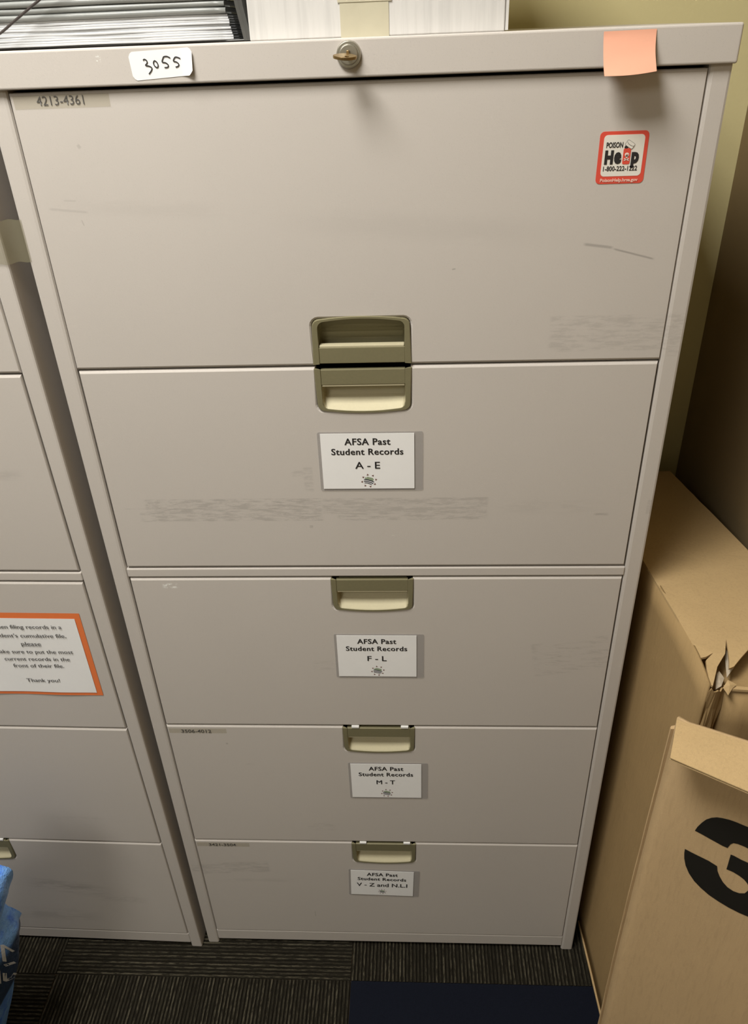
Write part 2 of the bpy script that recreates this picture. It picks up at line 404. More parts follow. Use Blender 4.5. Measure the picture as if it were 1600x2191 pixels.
for ci in range(-2, 1 + 1):
    for ri in range(-2, 1):
        cx = 0.307 + T * (ci + 0.5); cy = -0.072 + T * (ri + 0.5)
        if cx + T / 2 > XR + 0.0: pass
        navy = (ci == 0 and ri == -1)
        ax = 'y' if (ci + ri) % 2 == 0 else 'x'
        if cx - T / 2 > XR: continue
        o = D.objects.new('carpet_tile', nbm if navy else rib[ax]); COL.objects.link(o)
        o.parent = fl; o.location = (cx, cy, 0.0)
        if ci == 1 : D.objects.remove(o); continue
        if navy: o['label'] = 'plain navy carpet tile'
# narrow cut tiles along the right wall
for ri in (-2, -1, 0):
    cy = -0.072 + T * (ri + 0.5)
    b = bmesh.new(); add_box(b, 0.307 + T + .001, XR, cy - T / 2 + .001, cy + T / 2 - .001, -0.0055, -0.001)
    from_bm('carpet_tile', b, 'rib_y', fl)

# ------------------------------------------------------------------ lateral filing cabinet
W, DEP, HT = 0.762, 0.457, 1.647
ZF, ZE, ZD, ZC, ZB0, ZB, ZA, ZCAP = 0.0447, 0.3507, 0.6624, 0.973, 0.991, 0.9911, 1.2992, 1.612
XL1, XR1 = 0.0228, 0.7397
HX = 0.381
def pull_outline(flip):
    # local (x, v): v measured from the drawer edge into the drawer
    hw, r = 0.0598, 0.009
    p = [(-hw - .0005, 0.0015), (-hw + .0012, 0.050)]
    for k in range(1, 6):
        t = R(180 - 90 * k / 5); p.append((-hw + .0012 + r + r * math.cos(t), 0.050 + r * math.sin(t)))
    for k in range(1, 8):
        u = k / 8; x = (-hw + r + .0012) * (1 - 2 * u); p.append((x, 0.059 + 0.0032 * (1 - (2 * u - 1) ** 2)))
    for k in range(0, 6):
        t = R(90 - 90 * k / 5); p.append((hw - .0012 - r + r * math.cos(t), 0.050 + r * math.sin(t)))
    p.append((hw + .0005, 0.0015)); return p
def make_pull(drawer, zedge, flip):
    s = 1 if flip else -1
    def P(x, v, y): return (HX + x, y, zedge + s * v)
    # frame + scoop (handle)
    vs, fs = [], []
    out = pull_outline(flip); n = len(out)
    inn = []
    for (x, v) in out:
        vi = min(max(v, 0.0025), 0.0585 + 0.0022 * (1 - (x / .06) ** 2)); xi = max(-0.0520, min(0.0520, x * 0.885))
        if v > 0.048: vi = v - 0.0028
        inn.append((xi, vi))
    YF_, YB_ = -0.0016, 0.004
    rings = [[(x, v, YB_) for x, v in out], [(x, v, YF_ + .0012) for x, v in out], [(x * .985, v - (.0006 if v > .045 else -.0004), YF_) for x, v in out],
             [(x * 1.01, v, YF_) for x, v in inn], [(x, v, YF_ + .001) for x, v in inn], [(x * 0.985, v - (.001 if v > .045 else 0), 0.012) for x, v in inn]]
    for rg in rings:
        for (x, v, y) in rg: vs.append(P(x, v, y))
    for k in range(len(rings) - 2):
        for i in range(n - 1): fs.append((k * n + i, k * n + i + 1, (k + 1) * n + i + 1, (k + 1) * n + i))
    bm = bmesh.new(); bv = [bm.verts.new(v) for v in vs[:n * 5]]
    for f in fs: bm.faces.new([bv[i] for i in f])
    # end caps of the two ears
    for i in (0, n - 1):
        bm.faces.new([bv[k * n + i] for k in range(5)])
    fr = from_bm('handle', bm, 'pull', drawer)
    # finger recess: curved scoop
    prof = [(0.012, 0.0185), (0.030, 0.0190), (0.038, 0.0178), (0.043, 0.0150), (0.0475, 0.0105), (0.0530, 0.0055), (0.0575, 0.0015), (0.0600, -0.0004)]
    vs, fs = [], []; cols = [-1, -0.985, -0.95, -0.6, -0.3, 0, 0.3, 0.6, 0.95, 0.985, 1]
    for (v, y) in prof:
        for c in cols:
            a = abs(c); yy = -0.0006 if a == 1 else (y * 0.75 if a == 0.985 else y)
            hw = 0.0522 - max(0, v - 0.046) * 0.25
            vv = v + (0.0022 * (1 - c * c) if v > 0.046 else 0) - 0.0006
            vs.append(P(c * hw, vv, yy))
    m = len(cols)
    for i in range(len(prof) - 1):
        for k in range(m - 1): fs.append((i * m + k, i * m + k + 1, (i + 1) * m + k + 1, (i + 1) * m + k))
    sc = pyd('handle_recess', vs, fs, 'pull' if flip else 'pull_lit', drawer, smooth=False)  # upward-facing scoops painted as lit, the downward-facing one keeps the plain bronze
    # grip bar
    bm = bmesh.new(); za, zb = sorted((zedge + s * 0.0028, zedge + s * 0.0235))
    add_box(bm, HX - 0.0522, HX + 0.0522, -0.0008, 0.006, za, zb)
    from_bm('handle_grip', bm, 'pull', drawer, bevel=0.0009)
    bm = bmesh.new(); za, zb = sorted((zedge + s * 0.0225, zedge + s * 0.0262))
    add_box(bm, HX - 0.0515, HX + 0.0515, -0.0002, 0.009, za, zb)
    from_bm('handle_lip', bm, 'pull_lit', drawer, bevel=0.0011)  # bright opening edge painted with the lit bronze
def drawer_front(root, z0, z1, pull, mat, bumpers=False, xi=0.0, grow=0.0):
    """pull = 'top' / 'bottom'; steel front with bevelled rim and the notch of the pull"""
    g = 0.0011; x0, x1 = XL1 + 0.0012 + xi, XR1 - 0.0012 - xi; a, b = z0 + g, z1 - g
    hw, hd = 0.0590, 0.0590
    rr = 0.0085; aR = [(HX + hw - rr + rr * math.cos(R(q)), -(hd - rr) - rr * math.sin(R(q))) for q in (0, 22, 45, 68, 90)]
    arc = aR + [(2 * HX - x, v) for x, v in aR[::-1]]          # right side going down, along the bottom, up the left side
    if pull == 'top': poly = [(x0, a), (x1, a), (x1, b), (HX + hw, b)] + [(x, b + v) for x, v in arc] + [(HX - hw, b), (x0, b)]
    else: poly = [(x0, a), (HX - hw, a)] + [(x, a - v) for x, v in arc[::-1]] + [(HX + hw, a), (x1, a), (x1, b), (x0, b)]
    bm = bmesh.new(); bev = 0.0022
    def inset(p, d, k=0.45):
        n = len(p); q = []
        for i in range(n):
            ax, az = p[i - 1]; bx, bz = p[i]; cx, cz = p[(i + 1) % n]
            d1 = Vector((bx - ax, bz - az)).normalized(); d2 = Vector((cx - bx, cz - bz)).normalized()
            n1 = Vector((-d1.y, d1.x)); n2 = Vector((-d2.y, d2.x)); q.append((bx + (n1.x + n2.x) * d * k, bz + (n1.y + n2.y) * d * (0.5 if abs(n1.y) > 0.05 and abs(n2.y) > 0.05 else 1)))
        return q
    rings = [(poly, 0.016), (poly, 0.0030), (inset(poly, 0.0012), 0.0012), (inset(poly, 0.0032), 0.0)]
    R_ = [[bm.verts.new((x, y, z)) for x, z in p] for p, y in rings]; n = len(poly)
    for k in range(3):
        for i in range(n): bm.faces.new((R_[k][i], R_[k][(i + 1) % n], R_[k + 1][(i + 1) % n], R_[k + 1][i]))
    bm.faces.new(R_[3])
    d = from_bm('drawer', bm, mat, root)
    make_pull(d, z1 - g if pull == 'top' else z0 + g, pull == 'bottom')
    if bumpers:
        for bx in (0.3365, 0.4180):
            box('foam_pad', (bx, bx + 0.0125, -0.0018, 0.004, z1 - 0.0030, z1 + 0.0014), 'foam', d, 0.0005)
    return d
def make_cabinet(mat, loc, rot, label, bumpers):
    root = empty('filing_cabinet', loc, rot); tag(root, label, 'filing cabinet', 'filing cabinets side by side')
    # body: sides with rounded front flanges, back, bottom
    bm = bmesh.new()
    for sx in (0, 1):
        prof = [(0, DEP), (0, 0.003), (0.0008, 0.0008), (0.003, 0), (0.0185, 0), (0.0215, 0.0008), (0.0228, 0.003), (0.0228, 0.02), (0.0216, 0.02), (0.0216, 0.004), (0.0180, 0.0014), (0.0035, 0.0014), (0.0014, 0.004), (0.0014, DEP)]
        if sx: prof = [(W - x, y) for x, y in prof]
        a = [bm.verts.new((x, y, 0.0)) for x, y in prof]; b = [bm.verts.new((x, y, ZCAP + 0.002)) for x, y in prof]
        n = len(a); bm.faces.new(a); bm.faces.new(b)
        for i in range(n): bm.faces.new((a[i], a[(i + 1) % n], b[(i + 1) % n], b[i]))
    add_box(bm, 0.0015, W - 0.0015, DEP - 0.002, DEP, 0.002, ZCAP)
    add_box(bm, 0.0015, W - 0.0015, 0.02, DEP - 0.002, 0.02, 0.022)
    from_bm('body', bm, mat, root)
    box('top_panel', (-0.0012, W + 0.0012, -0.0065, DEP, ZCAP, HT), mat, root, 0.0022, 3)
    box('rail', (XL1 + .0004, XR1 - .0004, 0.0, 0.014, ZC + 0.0016, ZB0 - 0.0012), mat, root, 0.0018, 2)
    box('plinth', (XL1 + .0002, XR1 - .0002, 0.0008, 0.014, 0.012, ZF - 0.0004), mat, root, 0.0016, 2)
    drawer_front(root, ZA, ZCAP - 0.0022, 'bottom', mat)
    drawer_front(root, ZB, ZA, 'top', mat, xi=0.0012)
    drawer_front(root, ZD, ZC, 'top', mat, xi=0.001)
    drawer_front(root, ZE, ZD, 'top', mat, bumpers, xi=0.0005)
    drawer_front(root, ZF, ZE, 'top', mat, bumpers)
    # lock
    lx, lz = 0.3815, 1.6325
    bm = bmesh.new()
    bmesh.ops.create_cone(bm, cap_ends=True, segments=32, radius1=0.0128, radius2=0.0118, depth=0.004, matrix=Matrix.Translation((lx, -0.0082, lz)) @ Matrix.Rotation(R(90), 4, 'X'))
    bmesh.ops.create_cone(bm, cap_ends=True, segments=28, radius1=0.0096, radius2=0.0088, depth=0.003, matrix=Matrix.Translation((lx, -0.0114, lz)) @ Matrix.Rotation(R(90), 4, 'X'))
    from_bm('lock', bm, 'steel', root, bevel=0.0005)
    return root

cabA = make_cabinet('paint', (0, 0, 0), (0, 0, 0), 'putty grey lateral filing cabinet whose drawers carry the white record cards', True)
lt, ly = 0.0065, -0.022
# neighbour: stands slightly skewed on the left; its right front edge is beside the first cabinet
cabB = make_cabinet('paint2', (-0.0115 - W * math.cos(ly), -0.0105 - W * math.sin(ly), -0.0044), (0, -lt, ly), 'putty grey lateral filing cabinet on the left with the orange bordered notice', True)
bpy.context.view_layer.update()
MB = Matrix.Translation(cabB.location) @ cabB.rotation_euler.to_matrix().to_4x4()

# key in the lock
k = empty('key', (0.3815, -0.0122, 1.6325)); tag(k, 'small brass key sticking out of the lock in the cabinet top rail', 'key')
bm = bmesh.new()
add_box(bm, -0.0012, 0.0012, -0.012, 0.001, -0.0038, 0.0038); from_bm('key_blade', bm, 'brass', k, bevel=0.0004)
vs = []; bow = []
for i in range(28):
    t = 2 * math.pi * i / 28; rx = 0.0104 + 0.0012 * math.cos(2 * t); bow.append((rx * math.cos(t) - 0.0022, 0.0075 * math.sin(t)))
bm = bmesh.new()   # bow lies level, turned sideways: plane x-y
a = [bm.verts.new((x, y - 0.018, -0.0014)) for x, y in bow]; b = [bm.verts.new((x, y - 0.018, 0.0014)) for x, y in bow]
hole = [(0.0022 * math.cos(2 * math.pi * i / 28), 0.0022 * math.sin(2 * math.pi * i / 28)) for i in range(28)]
ha = [bm.verts.new((x, y - 0.0215, -0.0014)) for x, y in hole]; hb = [bm.verts.new((x, y - 0.0215, 0.0014)) for x, y in hole]
for i in range(28):
    j = (i + 1) % 28
    bm.faces.new((a[i], a[j], ha[j], ha[i])); bm.faces.new((b[i], hb[i], hb[j], b[j]))
    bm.faces.new((a[i], b[i], b[j], a[j])); bm.faces.new((ha[i], ha[j], hb[j], hb[i]))
bmesh.ops.rotate(bm, verts=bm.verts, cent=(0, -0.011, 0), matrix=Matrix.Rotation(R(4), 3, 'Y') @ Matrix.Rotation(R(13), 3, 'X'))
from_bm('key_bow', bm, 'brass', k, bevel=0.0004)

# ------------------------------------------------------------------ record cards in laminate pouches
def emblem(cx, cz, r, y, parent):
    os_ = []
    # green upper field strokes, dark curved furrows, ring of points
    t0 = R(-17)
    def rot(x, z): return (cx + x * math.cos(t0) - z * math.sin(t0), cz + x * math.sin(t0) + z * math.cos(t0))
    for i in range(7):
        u = -0.72 + i * 0.235; p = []
        for s in range(5):
            z = 0.16 + s * 0.2; x = u + (s - 2) * 0.055
            if x * x + z * z < 0.86: p.append(rot(x * r, z * r))
        if len(p) > 1: os_.append(strokes('s', [p], r * 0.13, y, 'green_ink', None))
    for i, (h, wd) in enumerate(((0.02, 0.17), (-0.34, 0.17), (-0.66, 0.13))):
        hw = math.sqrt(max(0.05, 0.92 - h * h)); p = []
        for s in range(9):
            x = -hw + 2 * hw * s / 8; p.append(rot(x * r, (h + 0.13 * (1 - (x / hw) ** 2) - 0.05) * r))
        os_.append(strokes('s', [p], r * wd, y, 'navy_ink', None))
    for i in range(8):
        a = R(45 * i + 10); q = []
        for da, rr in ((-0.17, 1.20), (0.17, 1.20), (0.0, 1.52)): q.append((cx + rr * r * math.cos(a + da), cz + rr * r * math.sin(a + da)))
        os_.append(flat('s', q, y, 'brown_ink', None))
    return join_into('emblem', os_, parent)
def record_card(px0, px1, z0, z1, rng, rx0, rx1, label, dr=0.0, drop=(0, 0), cap3=0.0098):
    root = empty('record_card', ((px0 + px1) / 2, 0, (z0 + z1) / 2), (0, R(dr), 0)); tag(root, label, 'label', 'record cards on the drawers')
    ox, oz = (px0 + px1) / 2, (z0 + z1) / 2; hw, hh = (px1 - px0) / 2, (z1 - z0) / 2
    flat('card', [(-hw, -hh), (hw, -hh), (hw, hh), (-hw, hh)], -0.0015, 'paper', root, 0.0004)
    flat('pouch', rrect(-hw - 0.004, hw + 0.0115, -hh - 0.0035, hh + 0.002, 0.003), -0.0009, 'sleeve', root, 0.0006)
    y = -0.0018
    x = lambda v: v - ox
    mid = ox
    L = []
    top = hh - (0.0165 if not drop[0] else drop[0])
    l1 = text('l', 'AFSA Past', -0.0297, 0.0297, top, 0.0096, y, 'ink', None, 0.012, spacing=1.08)
    l2 = text('l', 'Student Records', -0.0475, 0.0462, top - 0.0146, 0.0092, y, 'ink', None, 0.012, spacing=1.08)
    l6 = text('l', 'AFSA Past', -0.0293, 0.0301, top, 0.0096, y - .0001, 'ink', None, 0.012, spacing=1.08)
    l7 = text('l', 'Student Records', -0.0471, 0.0466, top - 0.0146, 0.0092, y - .0001, 'ink', None, 0.012, spacing=1.08)
    zz3 = top - 0.0352 + drop[1]
    l3 = text('l', rng, rx0, rx1 - 0.0005, zz3, cap3, y, 'ink', None, 0.0); l4 = text('l', rng, rx0 + 0.0005, rx1, zz3, cap3, y - 0.0001, 'ink', None, 0.0)
    l5 = text('l', rng, rx0 + 0.0002, rx1 - 0.0003, zz3 - 0.0003, cap3 + 0.0006, y - 0.0002, 'ink', None, 0.0)
    join_into('lettering', [l1, l2, l6, l7, l3, l4, l5], root)
    emblem(0.0005, -hh + 0.0125, 0.0072 if drop[1] == 0 else 0.0055, y, root)
record_card(0.3219, 0.4435, 1.1240, 1.2070, 'A - E', -0.0170, 0.0158, 'white card reading A - E in a clear pouch on the second drawer', 0.15)
record_card(0.3228, 0.4446, 0.7775, 0.8628, 'F - L', -0.0150, 0.0148, 'white card reading F - L in a clear pouch on the middle drawer', 0.3)
record_card(0.3297, 0.4515, 0.4828, 0.5710, 'M - T', -0.0172, 0.0152, 'white card reading M - T in a clear pouch on the fourth drawer', 0.1)
record_card(0.3140, 0.4355, 0.1842, 0.2633, 'V - Z and N.L.I', -0.0495, 0.0490, 'white card reading V - Z and N.L.I on the bottom drawer', 1.9, (0.0160, 0.001), 0.0105)

# number strips
def strip(x0, x1, z0, z1, body, tx0, tx1, tz, cap, label, worn=False):
    e = empty('number_strip', ((x0 + x1) / 2, 0, (z0 + z1) / 2)); tag(e, label, 'label', 'clear number strips on the drawers')
    ox, oz = e.location.x, e.location.z
    flat('tape', [(x0 - ox, z0 - oz), (x1 - ox, z0 - oz), (x1 - ox, z1 - oz), (x0 - ox, z1 - oz)], -0.0004, 'cleartape', e, 0.0003)
    text('lettering', body, tx0 - ox, tx1 - ox, tz - oz, cap, -0.0007, 'grey_ink', e, 0.01 if worn else -0.004)
strip(0.028, 0.130, 1.5935, 1.6060, '4213-4361', 0.0527, 0.1029, 1.5966, 0.0086, 'clear strip reading 4213-4361 at the top left of the top drawer')
strip(0.0275, 0.1250, 0.6440, 0.6545, '3506-4012', 0.0484, 0.0993, 0.6450, 0.0075, 'clear strip reading 3506-4012 at the top left of the fourth drawer', True)
strip(0.0270, 0.1270, 0.3325, 0.3430, '3421-3504', 0.0500, 0.1015, 0.3340, 0.0075, 'blurred clear strip with numbers at the top left of the bottom drawer', True)

# handwritten 3055 sticker on the top rail
e = empty('handwritten_sticker', (0.1915, -0.0066, 1.6305)); tag(e, 'white sticker handwritten 3055 peeling from the cabinet top rail', 'label')
quad = [(0.1595, 1.6400), (0.1600, 1.6422), (0.2225, 1.6442), (0.2248, 1.6425), (0.2250, 1.6220), (0.2215, 1.6195), (0.1630, 1.6163), (0.1612, 1.6170)]
NXs, NZs = 16, 6; vs = []; fs = []
for i in range(NXs + 1):
    for j in range(NZs + 1):
        u, v = i / NXs, j / NZs
        xl = 0.1612 + (0.1595 - 0.1612) * v; xr = 0.2235 + (0.2250 - 0.2235) * v
        zb = 1.6163 + (1.6197 - 1.6163) * u; zt = 1.6420 + (1.6443 - 1.6420) * u
        x = xl + (xr - xl) * u; z = zb + (zt - zb) * v
        # round the corners
        if i in (0, NXs) and j in (0, NZs): x += 0.0018 * (1 if i == 0 else -1); z += 0.0014 * (1 if j == 0 else -1)
        lift = max(0, u - 0.80) / 0.20; lift = lift * lift * (1 - 0.75 * v) * 0.0045
        vs.append((x - 0.1915, -0.0003 - lift, z - 1.6305))
for i in range(NXs):
    for j in range(NZs): a0 = i * (NZs + 1) + j; fs.append((a0, a0 + NZs + 1, a0 + NZs + 2, a0 + 1))
pyd('paper', vs, fs, 'paper', e, True)
def sk(pts):   # crop px (scale 8, origin 240,70) to sticker metres
    out = []
    for px, py in pts:
        x = 0.1595 + (px - 255) / 8 * (0.0650 / 141.0) + (py - 500) / 8 * 0.00008; z = 1.6424 - (py - (330 - (px - 255) * 0.075)) / 8 * (0.0255 / 61.0)
        out.append((x - 0.1915, z - 1.6305))
    return smooth_path(out, 4)
strokes('lettering', [sk([(515, 465), (545, 445), (578, 468), (570, 510), (530, 550), (590, 560), (628, 590), (600, 640), (560, 680), (540, 700)]),
                      sk([(715, 460), (685, 500), (690, 555), (725, 580), (752, 545), (750, 490), (715, 458)]),
                      sk([(1010, 405), (960, 380), (905, 388), (880, 415), (845, 480), (900, 490), (935, 525), (915, 565), (855, 575)]),
                      sk([(1185, 408), (1140, 388), (1095, 392), (1050, 455), (1100, 470), (1128, 510), (1100, 545), (1055, 558)])], 0.0011, -0.0008, 'ink', e)

# salmon sticky note, curling forward
e = empty('sticky_note', (0.656, -0.0068, 1.644)); tag(e, 'blank salmon pink sticky note hanging from the right of the cabinet top rail', 'note')
vs, fs = [], []; NU, NV = 14, 14
for j in range(NV + 1):
    v = j / NV
    for i in range(NU + 1):
        u = i / NU
        x = -0.0260 + 0.0505 * u + 0.0008 * v * (1 - 2 * u) - 0.001 * v
        y = -0.0004 - 0.0245 * v ** 1.6 * (1 + 0.10 * math.sin(3.1 * u)) - 0.0012 * math.sin(6 * v + 2 * u) * v
        z = -0.0004 - 0.0350 * v - 0.0022 * (1 - u) * v + 0.0006 * u - 0.001 * math.sin(math.pi * u) * v
        vs.append((x, y, z))
for j in range(NV):
    for i in range(NU): a0 = j * (NU + 1) + i; fs.append((a0, a0 + 1, a0 + NU + 2, a0 + NU + 1))
pyd('paper_leaf', vs, fs, 'salmon', e, True)

# poison help sticker
e = empty('poison_help_sticker', (0.6640, 0, 1.5282)); tag(e, 'red bordered square sticker reading POISON Help with a phone number', 'sticker')
flat('backing', rrect(-0.0252, 0.0250, -0.0258, 0.0256, 0.0045), -0.0004, 'red_ink', e, 0.0003)
flat('face', rrect(-0.0208, 0.0212, -0.0183, 0.0222, 0.0038), -0.0006, 'cream_vinyl', e, 0.0002)
Y = -0.0009
l = [text('l', 'POISON', -0.0178, -0.0006, 0.0098, 0.0054, Y, 'ink', None, 0.03),
     text('l', 'H', -0.0183, -0.0093, -0.0065, 0.0140, Y, 'ink', None, 0.07), text('l', 'e', -0.0085, -0.0008, -0.0060, 0.0160, Y, 'ink', None, 0.06),
     text('l', 'p', 0.0093, 0.0173, -0.0060, 0.0158, Y, 'ink', None, 0.06),
     text('l', '1-800-222-1222', -0.0187, 0.0168, -0.0130, 0.0048, Y, 'ink', None, 0.02),
     text('l', 'PoisonHelp.hrsa.gov', -0.0205, 0.0190, -0.0238, 0.0034, Y, 'pale_print', None, 0.03)]
join_into('lettering', l, e)
b1 = flat('b', rrect(0.0005, 0.0082, -0.0066, 0.0090, 0.0015, 3), Y, 'red_ink', None)
b2 = flat('b', [(0.0010, 0.0104), (0.0028, 0.0124), (0.0052, 0.0100), (0.0040, 0.0088), (0.0012, 0.0090)], Y - .0001, 'ink', None)
ct, st_ = math.cos(R(-32)), math.sin(R(-32))
def cap(x, z): return (0.0062 + x * ct - z * st_, 0.0122 + x * st_ + z * ct)
b3 = flat('b', [cap(x, z) for x, z in rrect(-0.0046, 0.0046, -0.0026, 0.0036, 0.0012, 3)], Y - .0001, 'grey_ink', None)
b4 = flat('b', [cap(x, z) for x, z in rrect(-0.0043, 0.0043, -0.0023, 0.0033, 0.0010, 3)], Y - .0004, 'cream_vinyl', None)
b5 = strokes('b', [[cap(0.004 * math.cos(R(a)), 0.0014 + 0.0013 * math.sin(R(a))) for a in range(180, 361, 20)]], 0.0003, Y - .0007, 'grey_ink', None)
join_into('pill_bottle', [b1, b2, b3, b4, b5], e)
s1 = flat('k', [(0.0044 + 0.0022 * math.cos(R(a)), 0.0028 + 0.0020 * math.sin(R(a))) for a in range(0, 360, 30)], Y - .0003, 'cream_vinyl', None)
s2 = flat('k', [(0.0032, 0.0020), (0.0056, 0.0020), (0.0052, -0.0002), (0.0036, -0.0002)], Y - .0003, 'cream_vinyl', None)
s3 = strokes('k', [[(0.0018, -0.0030), (0.0070, -0.0008)], [(0.0018, -0.0008), (0.0070, -0.0030)]], 0.0008, Y - .0003, 'cream_vinyl', None)
s4 = flat('k', [(0.0034, 0.0026), (0.0042, 0.0026), (0.0042, 0.0034), (0.0034, 0.0034)], Y - .0006, 'red_ink', None)
s5 = flat('k', [(0.0048, 0.0026), (0.0056, 0.0026), (0.0056, 0.0034), (0.0048, 0.0034)], Y - .0006, 'red_ink', None)
join_into('skull_mark', [s1, s2, s3, s4, s5], e)

# tape patch across the gap
bm = bmesh.new(); cols = []
for i in range(15):
    x = -0.034 + 0.037 * i / 14; base = -0.0118 if x < -0.022 else (-0.0118 + (x + 0.022) / 0.022 * 0.0112 if x < 0 else -0.0006)
    sag = 0.004 * math.sin(math.pi * max(0, min(1, (x + 0.021) / 0.021)))
    cols.append([bm.verts.new((x, base + sag, 1.4355 + 0.0028 * math.sin(i * .9) * .3 + 0.0475 * j / 4)) for j in range(5)])
for i in range(14):
    for j in range(4): bm.faces.new((cols[i][j], cols[i + 1][j], cols[i + 1][j + 1], cols[i][j + 1]))
tag(from_bm('tape_piece', bm, 'bridgetape', None, True), 'strip of tan see-through tape bridging the gap between the two cabinets', 'tape')

# notice on the left cabinet
e = empty('notice_sheet', (0, 0, 0)); tag(e, 'white notice on orange backing paper taped to the left cabinet', 'notice')
INV = MB.inverted()
def L2(x, z): q = INV @ Vector((x, -0.012, z)); return (q.x, q.z)
e.matrix_world = MB
def wavy(name, x0, x1, zt, zb_, y, mat, amp):
    vs, fs = [], []; A, B = 18, 12
    for i in range(A + 1):
        for j in range(B + 1):
            u, v = i / A, j / B; xx = x0 + (x1 - x0) * u; zz = zb_ + (zt - zb_) * v
            q = L2(xx, zz); vs.append((q[0], y - amp * (0.5 + 0.5 * math.sin(u * 9 + 2)) * (1 - v) ** 2 - amp * .3 * (0.5 + .5 * math.sin(u * 5)) * v, q[1]))
    for i in range(A):
        for j in range(B): a0 = i * (B + 1) + j; fs.append((a0, a0 + B + 1, a0 + B + 2, a0 + 1))
    return pyd(name, vs, fs, mat, e, True)
wavy('backing_sheet', -0.2480, -0.0615, 0.9140, 0.7420, -0.0008, 'orange', 0.0010)
wavy('white_sheet', -0.2370, -0.0705, 0.9040, 0.7485, -0.0016, 'paper', 0.0010)
lines = [('When filing records in a', 0.8868, -0.2085, -0.0945), ("student's cumulative file,", 0.8690, -0.2120, -0.0915), ('please', 0.8525, -0.1675, -0.1360),
         ('make sure to put the most', 0.8358, -0.2155, -0.0885), ('current records in the', 0.8205, -0.2035, -0.0975), ('front of their file.', 0.8062, -0.1930, -0.1105), ('Thank you!', 0.7745, -0.1800, -0.1250)]
ls = []
for s_, z_, a_, b_ in lines:
    p0 = L2(a_, z_); p1 = L2(b_, z_)
    ls.append(text('l', s_, p0[0], p1[0], p0[1] - 0.003, 0.0074, -0.0031, 'grey_ink', None, 0.004))
p0 = L2(-0.1675, 0.8485); p1 = L2(-0.1360, 0.8485); ls.append(strokes('l', [[p0, p1]], 0.0006, -0.0031, 'grey_ink', None))
join_into('closing_line', [ls.pop(6)], e)
join_into('lettering', ls, e)

# ------------------------------------------------------------------ on top of the cabinets
# white carton with tape
e = empty('white_carton', (0.4085, 0.165, HT)); tag(e, 'white cardboard carton with beige tape standing on the cabinet top', 'box')
x0, x1, y0, y1, h = -0.1280, 0.1280, -0.150, 0.150, 0.235
bm = bmesh.new(); add_box(bm, x0, x1, y0, y1, 0, h - 0.003); from_bm('carton_body', bm, 'whitebox', e, bevel=0.0012)
bm = bmesh.new(); add_box(bm, x0, x1, y0, -0.001, h - 0.003, h); add_box(bm, x0, x1, 0.001, y1, h - 0.003, h); from_bm('lid_flap', bm, 'whitebox', e)
box('side_flap', (x1 + .0004, x1 + 0.0034, y0 + .001, y1, 0.001, h - 0.01), 'whitebox', e)
bm = bmesh.new(); xs0, xs1 = -0.0355, 0.0130
add_box(bm, xs0, xs1, y0 - 0.0006, y0 - 0.0001, 0.0, h); add_box(bm, xs0, xs1, y0 - 0.0006, y1, h, h + 0.0005); from_bm('packing_tape', bm, 'ivory', e)
box('tape_end', (xs0 - 0.002, xs1 + 0.003, y0 - 0.0011, y0 - 0.0006, 0.030, 0.10), 'ivory', e)

# dark tray with a stack of plastic folders
e = empty('document_tray', (0.04, 0.18, HT + 0.0008)); tag(e, 'dark grey plastic tray holding the stack of plastic folders', 'tray')
bm = bmesh.new(); tx0, tx1, ty0, ty1 = -0.235, 0.2325, -0.145, 0.150
add_box(bm, tx0, tx1, ty0 + .003, ty1, 0.0, 0.0014); add_box(bm, tx0, tx0 + .003, ty0 + .02, ty1, 0, 0.085); add_box(bm, tx0, tx1, ty1 - .003, ty1, 0, 0.085)
from_bm('tray_shell', bm, 'dark_plastic', e, bevel=0.0008)
vs = []; fs = []
for (z, xo) in ((0, 0.2345), (0.012, 0.2325), (0.03, 0.2290), (0.05, 0.2262), (0.085, 0.2230)):
    for (dx, y) in ((0.0, -0.1485), (0.0036, -0.1500), (0.0078, -0.1485), (0.0090, 0.15), (0.0, 0.15)): vs.append((xo - 0.0032 + dx, y, z))
for i in range(4):
    for k_ in range(5): fs.append((i * 5 + k_, i * 5 + (k_ + 1) % 5, (i + 1) * 5 + (k_ + 1) % 5, (i + 1) * 5 + k_))
fs += [(4, 3, 2, 1, 0), (20, 21, 22, 23, 24)]
pyd('tray_wall', vs, fs, 'dark_plastic', e)
NAMES = ['lowest', 'second from the bottom', 'third from the bottom', 'fourth from the bottom', 'fifth from the bottom']
random.seed(5); z = HT + 0.0024
